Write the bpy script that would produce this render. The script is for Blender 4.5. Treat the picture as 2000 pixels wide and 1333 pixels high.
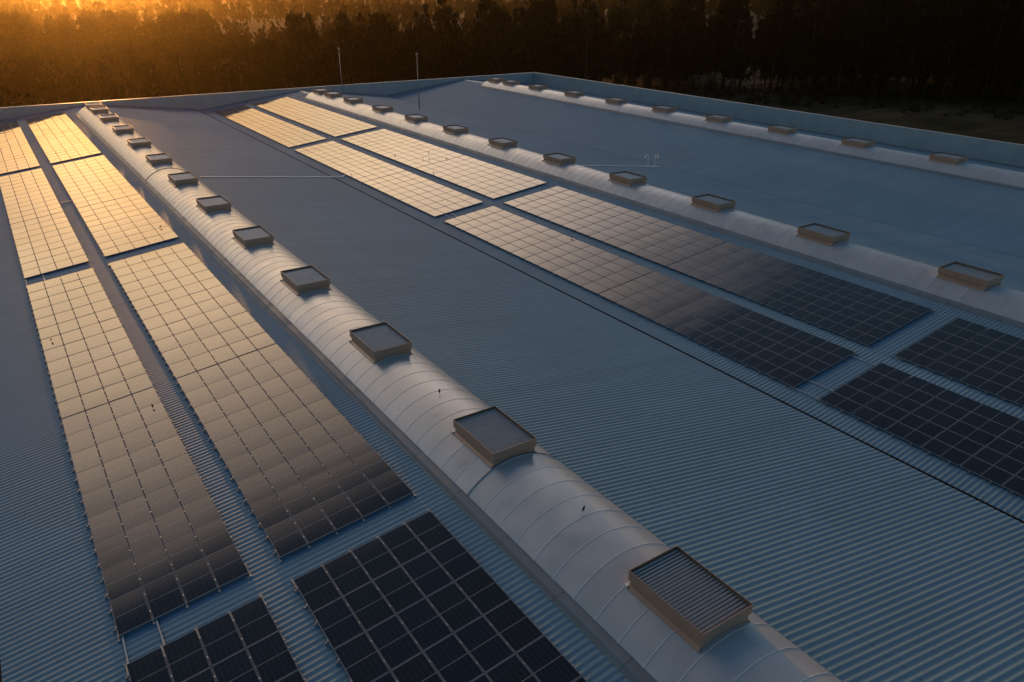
import bpy, math, random
from mathutils import Vector, Matrix, Euler
random.seed(7)
rad = math.radians
sc = bpy.context.scene
for o in list(bpy.data.objects): bpy.data.objects.remove(o)

# ---------------------------------------------------------------- camera
cam_d = bpy.data.cameras.new('camera'); cam = bpy.data.objects.new('camera', cam_d)
sc.collection.objects.link(cam)
CAM = Vector((-13.902, 0.0, 17.226)); F_PX, PITCH, ROLL, YAW = 1474.57, rad(25.105), rad(0.237), rad(34.187)
fwd = Vector((math.sin(YAW)*math.cos(PITCH), math.cos(YAW)*math.cos(PITCH), -math.sin(PITCH)))
right = fwd.cross(Vector((0, 0, 1))).normalized(); up = right.cross(fwd)
r2 = math.cos(ROLL)*right + math.sin(ROLL)*up; u2 = -math.sin(ROLL)*right + math.cos(ROLL)*up
M = Matrix((r2, u2, -fwd)).transposed().to_4x4(); M.translation = CAM
cam.matrix_world = M
cam_d.sensor_width = 36; cam_d.lens = F_PX/2000*36; cam_d.clip_start = .2; cam_d.clip_end = 20000
sc.camera = cam

# ---------------------------------------------------------------- light
SUN_AZ, SUN_EL = rad(6.3), rad(3.6)
SUN_STRENGTH, SKY_STRENGTH, CLOUD, EXPOSURE = 3.1, 0.155, 3.4, 0.0
w = bpy.data.worlds.new('World'); sc.world = w; w.use_nodes = True
nt = w.node_tree; bg = nt.nodes['Background']
sky = nt.nodes.new('ShaderNodeTexSky'); sky.sky_type = 'NISHITA'; sky.sun_disc = False
sky.sun_elevation = SUN_EL; sky.sun_rotation = SUN_AZ; sky.altitude = 100; sky.air_density = 1.0; sky.dust_density = 1.0; sky.ozone_density = 2.2
nt.links.new(sky.outputs[0], bg.inputs[0]); bg.inputs[1].default_value = SKY_STRENGTH
sun_d = bpy.data.lights.new('sun', 'SUN'); sun_d.energy = SUN_STRENGTH; sun_d.angle = rad(.5); sun_d.color = (1.0, .47, .13)
sun = bpy.data.objects.new('sun', sun_d); sc.collection.objects.link(sun)
sdir = Vector((math.sin(SUN_AZ)*math.cos(SUN_EL), math.cos(SUN_AZ)*math.cos(SUN_EL), math.sin(SUN_EL)))
sun.rotation_euler = sdir.to_track_quat('Z', 'Y').to_euler(); sun.location = (0, 60, 60)
# sunlit cloud bank round the low sun (part of the sky)
def wn(kind, **kw):
    n = nt.nodes.new(kind)
    for k_, v_ in kw.items(): setattr(n, k_, v_)
    return n
def wm(op, a, b=None, c=None):
    n = wn('ShaderNodeMath', operation=op)
    for k_, x_ in enumerate((a, b, c)):
        if x_ is None: continue
        if isinstance(x_, (int, float)): n.inputs[k_].default_value = x_
        else: nt.links.new(x_, n.inputs[k_])
    return n.outputs[0]
wtc = wn('ShaderNodeTexCoord'); wsep = wn('ShaderNodeSeparateXYZ'); nt.links.new(wtc.outputs['Generated'], wsep.inputs[0])
wdot = wn('ShaderNodeVectorMath', operation='DOT_PRODUCT'); nt.links.new(wtc.outputs['Generated'], wdot.inputs[0]); wdot.inputs[1].default_value = sdir
ang = wm('MULTIPLY', wm('ARCCOSINE', wm('MINIMUM', wdot.outputs['Value'], .99999)), 57.2958)
wmap = wn('ShaderNodeMapping'); wmap.inputs['Scale'].default_value = (1.0, 1.0, 3.4); nt.links.new(wtc.outputs['Generated'], wmap.inputs[0])
wno = wn('ShaderNodeTexNoise'); wno.inputs['Scale'].default_value = 3.2; wno.inputs['Detail'].default_value = 7; nt.links.new(wmap.outputs[0], wno.inputs['Vector'])
edge = wm('ADD', ang, wm('MULTIPLY', wm('SUBTRACT', wno.outputs[0], .5), 15))
edge = wm('ADD', edge, wm('MULTIPLY', wm('MAXIMUM', wm('SUBTRACT', wsep.outputs[2], .61), 0), 110))
edge = wm('ADD', edge, wm('MULTIPLY', wm('MAXIMUM', wm('SUBTRACT', wsep.outputs[2], .35), 0), 24))
fall = wn('ShaderNodeMapRange', interpolation_type='SMOOTHSTEP'); nt.links.new(edge, fall.inputs[0])
fall.inputs[1].default_value = 18; fall.inputs[2].default_value = 55; fall.inputs[3].default_value = 1; fall.inputs[4].default_value = 0
lo = wn('ShaderNodeMapRange', interpolation_type='SMOOTHSTEP'); nt.links.new(wsep.outputs[2], lo.inputs[0])
lo.inputs[1].default_value = .04; lo.inputs[2].default_value = .42; lo.inputs[3].default_value = .16; lo.inputs[4].default_value = 1
tex = wm('MULTIPLY_ADD', wno.outputs[0], .9, .55)
# the brightest break in the cloud just above the sun
hd = Vector((math.sin(rad(2.4))*math.cos(rad(11.8)), math.cos(rad(2.4))*math.cos(rad(11.8)), math.sin(rad(11.8))))
hdot = wn('ShaderNodeVectorMath', operation='DOT_PRODUCT'); nt.links.new(wtc.outputs['Generated'], hdot.inputs[0]); hdot.inputs[1].default_value = hd
hot = wm('POWER', wm('MAXIMUM', hdot.outputs['Value'], 0), 420)
cs = wm('ADD', wm('MULTIPLY', wm('MULTIPLY', fall.outputs[0], lo.outputs[0]), tex), wm('MULTIPLY', hot, wm('MULTIPLY_ADD', wno.outputs[0], 1.0, .15)))
cr_ = wn('ShaderNodeValToRGB'); nt.links.new(wm('DIVIDE', ang, 60), cr_.inputs[0]); ce = cr_.color_ramp.elements
ce[0].position = .12; ce[0].color = (1, .50, .15, 1); ce[1].position = .8; ce[1].color = (.86, .72, .68, 1); x_ = ce.new(.27); x_.color = (1, .68, .38, 1)
bg2 = wn('ShaderNodeBackground'); nt.links.new(cr_.outputs[0], bg2.inputs[0]); nt.links.new(wm('MULTIPLY', cs, CLOUD), bg2.inputs[1]); nt.links.new(wm('MULTIPLY', wm('MULTIPLY_ADD', fall.outputs[0], -.75, 1), SKY_STRENGTH), bg.inputs[1])
addsh = wn('ShaderNodeAddShader'); nt.links.new(bg.outputs[0], addsh.inputs[0]); nt.links.new(bg2.outputs[0], addsh.inputs[1]); nt.links.new(addsh.outputs[0], nt.nodes['World Output'].inputs[0])
sc.view_settings.view_transform = 'Standard'; sc.view_settings.look = 'None'; sc.view_settings.exposure = EXPOSURE; sc.view_settings.gamma = 1
sc.cycles.use_denoising = True
sc.cycles.max_bounces = 6; sc.cycles.volume_bounces = 1; sc.cycles.sample_clamp_indirect = 4

# ---------------------------------------------------------------- helpers
COL = sc.collection
def mat(name, col, rough=.5, metal=0., spec=.5, noise=0., nscale=3., coat=0., bump=0., bscale=8.):
    m = bpy.data.materials.new(name); m.use_nodes = True; t = m.node_tree; b = t.nodes['Principled BSDF']
    b.inputs['Base Color'].default_value = (*col, 1); b.inputs['Roughness'].default_value = rough
    b.inputs['Metallic'].default_value = metal; b.inputs['Specular IOR Level'].default_value = spec
    b.inputs['Coat Weight'].default_value = coat
    if noise or bump:
        tc = t.nodes.new('ShaderNodeTexCoord'); n = t.nodes.new('ShaderNodeTexNoise'); n.inputs['Scale'].default_value = nscale; n.inputs['Detail'].default_value = 6
        t.links.new(tc.outputs['Object'], n.inputs['Vector'])
        if noise:
            r = t.nodes.new('ShaderNodeMapRange'); r.inputs[1].default_value = .3; r.inputs[2].default_value = .7; r.inputs[3].default_value = 1-noise; r.inputs[4].default_value = 1+noise
            t.links.new(n.outputs[0], r.inputs[0])
            mx = t.nodes.new('ShaderNodeVectorMath'); mx.operation = 'SCALE'; mx.inputs[0].default_value = col
            t.links.new(r.outputs[0], mx.inputs['Scale']); t.links.new(mx.outputs[0], b.inputs['Base Color'])
            r3 = t.nodes.new('ShaderNodeMapRange'); r3.inputs[1].default_value = .3; r3.inputs[2].default_value = .7; r3.inputs[3].default_value = rough*.85; r3.inputs[4].default_value = min(1, rough*1.2)
            t.links.new(n.outputs[0], r3.inputs[0]); t.links.new(r3.outputs[0], b.inputs['Roughness'])
        if bump:
            n2 = t.nodes.new('ShaderNodeTexNoise'); n2.inputs['Scale'].default_value = bscale; n2.inputs['Detail'].default_value = 3
            t.links.new(tc.outputs['Object'], n2.inputs['Vector'])
            bp = t.nodes.new('ShaderNodeBump'); bp.inputs['Strength'].default_value = 1; bp.inputs['Distance'].default_value = bump
            t.links.new(n2.outputs[0], bp.inputs['Height']); t.links.new(bp.outputs[0], b.inputs['Normal'])
    return m
def N(t, kind, **kw):
    n = t.nodes.new(kind)
    for k, v in kw.items():
        if k.startswith('i'): n.inputs[int(k[1:])].default_value = v
        else: setattr(n, k, v)
    return n
def math_node(t, op, a, b=None, c=None):
    n = t.nodes.new('ShaderNodeMath'); n.operation = op
    for k, x in enumerate((a, b, c)):
        if x is None: continue
        if isinstance(x, (int, float)): n.inputs[k].default_value = x
        else: t.links.new(x, n.inputs[k])
    return n.outputs[0]

class MB:
    def __init__(s): s.v = []; s.f = []; s.m = []; s.uv = None
    def add(s, vs, fs, mi=0):
        b = len(s.v); s.v += [tuple(x) for x in vs]; s.f += [tuple(i+b for i in f) for f in fs]; s.m += [mi]*len(fs)
    def box(s, x0, x1, y0, y1, z0, z1, mi=0, T=None):
        vs = [Vector((x, y, z)) for z in (z0, z1) for y in (y0, y1) for x in (x0, x1)]
        if T: vs = [T @ p for p in vs]
        s.add(vs, [(0, 2, 3, 1), (4, 5, 7, 6), (0, 1, 5, 4), (2, 6, 7, 3), (0, 4, 6, 2), (1, 3, 7, 5)], mi)
    def tube(s, pts, rs, n=8, mi=0, cap=True):
        pts = [Vector(p) for p in pts]; b = len(s.v); rings = []
        if not isinstance(rs, (list, tuple)): rs = [rs]*len(pts)
        prev = None
        for k, p in enumerate(pts):
            d = (pts[min(k+1, len(pts)-1)]-pts[max(k-1, 0)]).normalized()
            a = d.cross(Vector((0, 0, 1)))
            if a.length < .2: a = d.cross(Vector((0, 1, 0)))
            a.normalize()
            if prev is not None and a.dot(prev) < 0: a = -a
            prev = a; c = d.cross(a)
            rings.append([p + rs[k]*(math.cos(2*math.pi*j/n)*a + math.sin(2*math.pi*j/n)*c) for j in range(n)])
        vs = [q for r in rings for q in r]; fs = []
        for k in range(len(pts)-1):
            for j in range(n): fs.append((k*n+j, k*n+(j+1) % n, (k+1)*n+(j+1) % n, (k+1)*n+j))
        if cap: fs += [tuple(reversed(range(n))), tuple((len(pts)-1)*n+j for j in range(n))]
        s.add(vs, fs, mi)
    def extrude_y(s, prof, y0, y1, mi=0, closed=False):
        n = len(prof); vs = [(x, y0, z) for x, z in prof] + [(x, y1, z) for x, z in prof]
        s.add(vs, [(i, (i+1) % n, n+(i+1) % n, n+i) for i in range(n if closed else n-1)], mi)
    def build(s, name, mats, parent=None, smooth=False, loc=None):
        me = bpy.data.meshes.new(name); me.from_pydata(s.v, [], s.f)
        if not isinstance(mats, (list, tuple)): mats = [mats]
        for m in mats: me.materials.append(m)
        if len(mats) > 1: me.polygons.foreach_set('material_index', s.m)
        if smooth: me.polygons.foreach_set('use_smooth', [True]*len(me.polygons))
        me.update()
        o = bpy.data.objects.new(name, me); COL.objects.link(o)
        if parent: o.parent = parent
        if loc: o.location = loc
        return o
def empty(name, loc, label=None, cat=None, group=None):
    o = bpy.data.objects.new(name, None); o.location = loc; COL.objects.link(o); o.empty_display_size = .3
    tag(o, label, cat, group); return o
def tag(o, label=None, cat=None, group=None, kind=None):
    if label: o['label'] = label
    if cat: o['category'] = cat
    if group: o['group'] = group
    if kind: o['kind'] = kind
    return o
def child_copy(o, parent):
    c = o.copy(); COL.objects.link(c); c.parent = parent
    return c

# ---------------------------------------------------------------- dimensions
S, SL = 34.89, .118          # ridge spacing, roof slope
XV = 16.527                  # valley offset from a ridge
YNEAR, YP = -24.0, 141.07
XP, ZP = 87.44, .42
ZG = -12.0                   # ground
RIDGES = [0, S, 2*S]
VALLEYS = [-17.62, XV, S+XV]
def rz(x):                   # roof plane height
    best = None
    for r in (-S, 0, S, 2*S):
        z = -SL*abs(x-r)
        best = z if best is None else max(best, z)
    return best

# ---------------------------------------------------------------- materials
def roof_material():
    m = bpy.data.materials.new('painted_steel_sheet'); m.use_nodes = True; t = m.node_tree; b = t.nodes['Principled BSDF']
    tc = t.nodes.new('ShaderNodeTexCoord'); sp = t.nodes.new('ShaderNodeSeparateXYZ'); t.links.new(tc.outputs['Object'], sp.inputs[0])
    X, Y = sp.outputs[0], sp.outputs[1]
    sheet = math_node(t, 'FLOOR', math_node(t, 'DIVIDE', Y, 1.0)); sx = math_node(t, 'FLOOR', math_node(t, 'DIVIDE', X, 8.7))
    cb = t.nodes.new('ShaderNodeCombineXYZ'); t.links.new(sheet, cb.inputs[0]); t.links.new(sx, cb.inputs[1])
    wn = t.nodes.new('ShaderNodeTexWhiteNoise'); wn.noise_dimensions = '2D'; t.links.new(cb.outputs[0], wn.inputs['Vector'])
    mp = t.nodes.new('ShaderNodeMapping'); mp.inputs['Scale'].default_value = (.12, 1.6, 1); t.links.new(tc.outputs['Object'], mp.inputs[0])
    streak = N(t, 'ShaderNodeTexNoise'); streak.inputs['Scale'].default_value = 2; streak.inputs['Detail'].default_value = 5; t.links.new(mp.outputs[0], streak.inputs['Vector'])
    big = N(t, 'ShaderNodeTexNoise'); big.inputs['Scale'].default_value = .09; big.inputs['Detail'].default_value = 4; t.links.new(tc.outputs['Object'], big.inputs['Vector'])
    k = math_node(t, 'MULTIPLY_ADD', wn.outputs[0], .07, .93)
    k = math_node(t, 'MULTIPLY', k, math_node(t, 'MULTIPLY_ADD', streak.outputs[0], .22, .89))
    k = math_node(t, 'MULTIPLY', k, math_node(t, 'MULTIPLY_ADD', big.outputs[0], .3, .85))
    # fixing screws: small dark washers on every fourth rib
    fx = math_node(t, 'ABSOLUTE', math_node(t, 'SUBTRACT', math_node(t, 'FRACT', math_node(t, 'DIVIDE', math_node(t, 'ADD', X, math_node(t, 'MULTIPLY', sheet, .0)), 1.75)), .5))
    fy = math_node(t, 'ABSOLUTE', math_node(t, 'SUBTRACT', math_node(t, 'FRACT', math_node(t, 'DIVIDE', math_node(t, 'ADD', Y, .125-.25*.16+.0), .5)), .5))
    dot = math_node(t, 'MULTIPLY', math_node(t, 'LESS_THAN', fx, .013), math_node(t, 'LESS_THAN', fy, .035))
    # overlap joint of the sheets
    lap = math_node(t, 'LESS_THAN', math_node(t, 'ABSOLUTE', math_node(t, 'SUBTRACT', math_node(t, 'FRACT', math_node(t, 'DIVIDE', X, 8.7)), .5)), .0012)
    dark = math_node(t, 'SUBTRACT', 1, math_node(t, 'MAXIMUM', math_node(t, 'MULTIPLY', dot, .65), math_node(t, 'MULTIPLY', lap, .35)))
    k = math_node(t, 'MULTIPLY', k, dark)
    v = N(t, 'ShaderNodeVectorMath', operation='SCALE'); v.inputs[0].default_value = ROOF_COL; t.links.new(k, v.inputs['Scale']); t.links.new(v.outputs[0], b.inputs['Base Color'])
    b.inputs['Specular IOR Level'].default_value = .05
    rr = math_node(t, 'MULTIPLY_ADD', streak.outputs[0], .2, .44); t.links.new(rr, b.inputs['Roughness'])
    return m
ROOF_COL = (.172, .306, .425)
M_ROOF = roof_material()
M_TRIM = mat('white_trim', (.42, .46, .50), .4, 0, .5, noise=.06, nscale=.7)
M_GUTTER = mat('gutter_dark', (.03, .032, .035), .7, noise=.3, nscale=2)
M_WALL = mat('wall_cladding', (.34, .44, .49), .45, .1, noise=.08, nscale=.6)
M_CAP = mat('coping_metal', (.50, .50, .50), .5, .2, noise=.05, nscale=1)
M_BAR = mat('glazing_bar', (.75, .78, .82), .35, .2)
M_KERB = mat('kerb_flashing_metal', (.15, .205, .26), .55, 0, noise=.1, nscale=1.2)
M_TAN = mat('tan_painted_metal', (.44, .30, .225), .42, .1, noise=.06, nscale=2.5)
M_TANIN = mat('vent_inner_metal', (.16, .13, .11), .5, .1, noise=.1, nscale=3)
M_SLAT = mat('vent_louvre', (.58, .56, .55), .35, .4, noise=.06, nscale=4)
M_ALU = mat('aluminium', (.19, .24, .31), .62, .0, .22, noise=.06, nscale=4)
M_BLACK = mat('black_gap', (.012, .012, .013), .7)
M_GALV = mat('galvanised_steel', (.33, .35, .37), .45, .5, noise=.08, nscale=6)
M_WHITE = mat('white_pipe', (.82, .82, .83), .45, noise=.04, nscale=5)
M_BIRD = mat('dark_plumage', (.02, .018, .018), .7, noise=.3, nscale=30)
M_RUB = mat('black_rubber', (.02, .02, .022), .6, noise=.2, nscale=6)

def vault_material():
    m = mat('polycarbonate_sheet', (.52, .53, .55), .31, .22, .5, noise=.05, nscale=1.1, coat=.0)
    t = m.node_tree; b = t.nodes['Principled BSDF']
    tc = t.nodes.new('ShaderNodeTexCoord'); sp = t.nodes.new('ShaderNodeSeparateXYZ'); t.links.new(tc.outputs['Object'], sp.inputs[0])
    sh = math_node(t, 'FLOOR', math_node(t, 'DIVIDE', sp.outputs[1], 1.06))
    wn = t.nodes.new('ShaderNodeTexWhiteNoise'); wn.noise_dimensions = '1D'; t.links.new(sh, wn.inputs['W'])
    big = N(t, 'ShaderNodeTexNoise'); big.inputs['Scale'].default_value = 1.1; big.inputs['Detail'].default_value = 6; t.links.new(tc.outputs['Object'], big.inputs['Vector'])
    k = math_node(t, 'MULTIPLY', math_node(t, 'MULTIPLY_ADD', wn.outputs[0], .12, .92), math_node(t, 'MULTIPLY_ADD', big.outputs[0], .2, .9))
    v = N(t, 'ShaderNodeVectorMath', operation='SCALE'); v.inputs[0].default_value = (.51, .545, .585); t.links.new(k, v.inputs['Scale']); t.links.new(v.outputs[0], b.inputs['Base Color'])
    return m
M_VAULT = vault_material()

def glass_material():
    m = bpy.data.materials.new('solar_glass'); m.use_nodes = True; t = m.node_tree; b = t.nodes['Principled BSDF']
    uv = t.nodes.new('ShaderNodeUVMap'); sp = t.nodes.new('ShaderNodeSeparateXYZ'); t.links.new(uv.outputs[0], sp.inputs[0])
    U, V = sp.outputs[0], sp.outputs[1]
    fu = math_node(t, 'ABSOLUTE', math_node(t, 'SUBTRACT', math_node(t, 'FRACT', math_node(t, 'MULTIPLY', U, 6)), .5))
    lin = math_node(t, 'GREATER_THAN', fu, .478)
    fv = math_node(t, 'ABSOLUTE', math_node(t, 'SUBTRACT', V, .5)); mid = math_node(t, 'LESS_THAN', fv, .0075)
    fc = math_node(t, 'ABSOLUTE', math_node(t, 'SUBTRACT', math_node(t, 'FRACT', math_node(t, 'MULTIPLY', V, 20)), .5)); cl = math_node(t, 'GREATER_THAN', fc, .485)
    bus = math_node(t, 'ABSOLUTE', math_node(t, 'SUBTRACT', math_node(t, 'FRACT', math_node(t, 'MULTIPLY', U, 30)), .5)); bl = math_node(t, 'LESS_THAN', bus, .05)
    oi = t.nodes.new('ShaderNodeObjectInfo')
    ramp = N(t, 'ShaderNodeMix', data_type='RGBA'); ramp.inputs[6].default_value = (.010, .009, .010, 1); ramp.inputs[7].default_value = (.009, .010, .017, 1)
    t.links.new(oi.outputs['Random'], ramp.inputs[0])
    m1 = N(t, 'ShaderNodeMix', data_type='RGBA'); m1.inputs[7].default_value = (.055, .06, .07, 1); t.links.new(math_node(t, 'MAXIMUM', lin, math_node(t, 'MAXIMUM', math_node(t, 'MULTIPLY', cl, .35), math_node(t, 'MULTIPLY', bl, .3))), m1.inputs[0]); t.links.new(ramp.outputs[2], m1.inputs[6])
    m2 = N(t, 'ShaderNodeMix', data_type='RGBA'); m2.inputs[7].default_value = (.20, .22, .25, 1); t.links.new(mid, m2.inputs[0]); t.links.new(m1.outputs[2], m2.inputs[6])
    t.links.new(m2.outputs[2], b.inputs['Base Color'])
    tc = t.nodes.new('ShaderNodeTexCoord'); n = N(t, 'ShaderNodeTexNoise'); n.inputs['Scale'].default_value = 1.7; n.inputs['Detail'].default_value = 2
    va = N(t, 'ShaderNodeVectorMath', operation='ADD'); t.links.new(tc.outputs['Object'], va.inputs[0]); t.links.new(oi.outputs['Location'], va.inputs[1]); t.links.new(va.outputs[0], n.inputs['Vector'])
    rr = math_node(t, 'MULTIPLY_ADD', n.outputs[0], .03, .025); rr2 = math_node(t, 'MULTIPLY_ADD', oi.outputs['Random'], .02, rr); t.links.new(rr2, b.inputs['Roughness'])
    b.inputs['IOR'].default_value = 1.56; b.inputs['Specular IOR Level'].default_value = .5
    bp = t.nodes.new('ShaderNodeBump'); bp.inputs['Distance'].default_value = .0007; bp.inputs['Strength'].default_value = 1; t.links.new(n.outputs[0], bp.inputs['Height']); t.links.new(bp.outputs[0], b.inputs['Normal'])
    return m
M_GLASS = glass_material()

# ---------------------------------------------------------------- warehouse
wh = empty('warehouse', (30, YNEAR, ZG), 'large warehouse with blue grey ribbed metal roof, low parapets and valley gutters', 'building')
wh_inv = Vector((-30, -YNEAR, -ZG))
RIB = .25; NR = int((YP-YNEAR)/RIB)
def slope_mesh(x0, z0, x1, z1, skew=0):
    mb = MB(); vs = []; fs = []
    prof = [(RIB*i/8, -.0098-.0098*math.cos(2*math.pi*i/8)) for i in range(8)]
    pts = [(YNEAR+k*RIB+a, dz) for k in range(NR+(6 if skew else 0)) for a, dz in prof]
    for y, dz in pts: vs += [(x0, min(y, YP), z0+dz), (x1, min(y+skew*(x1-x0), YP), z1+dz)]
    for i in range(len(pts)-1): fs.append((2*i, 2*i+1, 2*i+3, 2*i+2) if x1 > x0 else (2*i, 2*i+2, 2*i+3, 2*i+1))
    mb.add(vs, fs); return mb
GW = .10
vz = {v: rz(v) for v in VALLEYS}
def plane(r, x): return -SL*abs(x-r)
slopes = [(-S-2, VALLEYS[0]-GW, -S), (VALLEYS[0]+GW, -.02, 0), (.02, XV-GW, 0), (XV+GW, S-.02, S), (S+.02, S+XV-GW, S), (S+XV+GW, 2*S-.02, 2*S), (2*S+.02, XP-.02, 2*S)]
for x0, x1, r in slopes:
    o = slope_mesh(x0, plane(r, x0) if not x0 < -S else plane(r, -S-2), x1, plane(r, x1), skew=-.088 if 0 < x0 < 1 else 0).build('roof_slope', M_ROOF, wh, smooth=True); o.location = wh_inv
for v in VALLEYS:
    z = min(plane(round((v-3)/S)*S, v), plane(round((v+3)/S)*S, v)) if False else None
    zl = [plane(r, v) for r in (-S, 0, S, 2*S) if abs(v-r) < 20]
    z = min(zl); mb = MB()
    mb.extrude_y([(v-.16, max(zl)-.06), (v-.14, z-.28), (v+.14, z-.28), (v+.16, max(zl)-.06)], YNEAR, YP)
    o = mb.build('gutter', M_GUTTER, wh); o.location = wh_inv
def clad_wall(axis, c, a0, a1, z0, z1, th, inward):
    """ribbed wall in plane axis=c between a0..a1; inward=+-1 is the side facing the roof"""
    mb = MB(); pts = []
    n = int((a1-a0)/.3)
    for k in range(n+1):
        for a, d in ((0, 0), (.12, 0), (.15, .03), (.27, .03)):
            if a0+k*.3+a <= a1: pts.append((a0+k*.3+a, d))
    for side in (0, 1):
        vs = []
        for a, d in pts:
            p = c + (inward*d if side == 0 else -inward*(th+d))
            for z in (z0, z1): vs.append((a, p, z) if axis == 'y' else (p, a, z))
        fs = [(2*i, 2*i+1, 2*i+3, 2*i+2) for i in range(len(pts)-1)]
        mb.add(vs, fs)
    return mb
# far parapet (toward the forest) and right parapet
far = clad_wall('y', YP, -S-2, XP, -6, ZP, .34, -1).build('far_parapet', M_WALL, wh); far.location = wh_inv
rgt = clad_wall('x', XP, YNEAR, YP, -6, ZP, .34, -1).build('right_parapet', M_WALL, wh); rgt.location = wh_inv
def coping(name, segs, par):
    mb = MB()
    for s in segs: mb.box(*s)
    return mb.build(name, M_CAP, par)
k = 0; segs = []
x = -S-2
while x < XP+.3:
    x1 = min(x+3.0, XP+.44); dz = random.uniform(-.012, .012); segs.append((x, x1-.012, YP-.07, YP+.42, ZP+.0+dz, ZP+.055+dz)); x = x1 if x1 < XP+.44 else 1e9
coping('coping', segs, far)
segs = []; y = YNEAR
while y < YP-.1:
    y1 = min(y+3.0, YP-.08); dz = random.uniform(-.012, .012); segs.append((XP-.07, XP+.42, y, y1-.012, ZP+dz, ZP+.055+dz)); y = y1 if y1 < YP-.09 else 1e9
coping('coping', segs, rgt)
mb = MB()
for xa, xb, ya, yb in ((-S-2, XP+.34, YNEAR-.3, YNEAR), (-S-2.3, -S-2, YNEAR-.3, YP+.34)): mb.box(xa, xb, ya, yb, ZG, -2.2 if ya < YNEAR and xb > 0 else -.3)
mb.box(-S-2, XP+.36, YP+.02, YP+.30, ZG, -6.0); mb.box(XP+.02, XP+.30, YNEAR, YP, ZG, -6.0)
o = mb.build('outer_wall', M_WALL, wh); o.location = wh_inv
# upstand flashing where the slopes meet the parapets
mb = MB()
for x0, x1, r in slopes:
    za, zb = plane(r, x0), plane(r, x1)
    mb.add([(x0, YP-.02, za+.12), (x1, YP-.02, zb+.12), (x1, YP-.22, zb+.012), (x0, YP-.22, za+.012)], [(0, 1, 2, 3)])
mb.add([(XP-.035, YNEAR, plane(2*S, XP)+.14), (XP-.035, YP-.25, plane(2*S, XP)+.14), (XP-.25, YP-.25, plane(2*S, XP)+.045), (XP-.25, YNEAR, plane(2*S, XP)+.045)], [(0, 1, 2, 3)])
o = mb.build('upstand_flashing', M_KERB, wh); o.location = wh_inv

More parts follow.
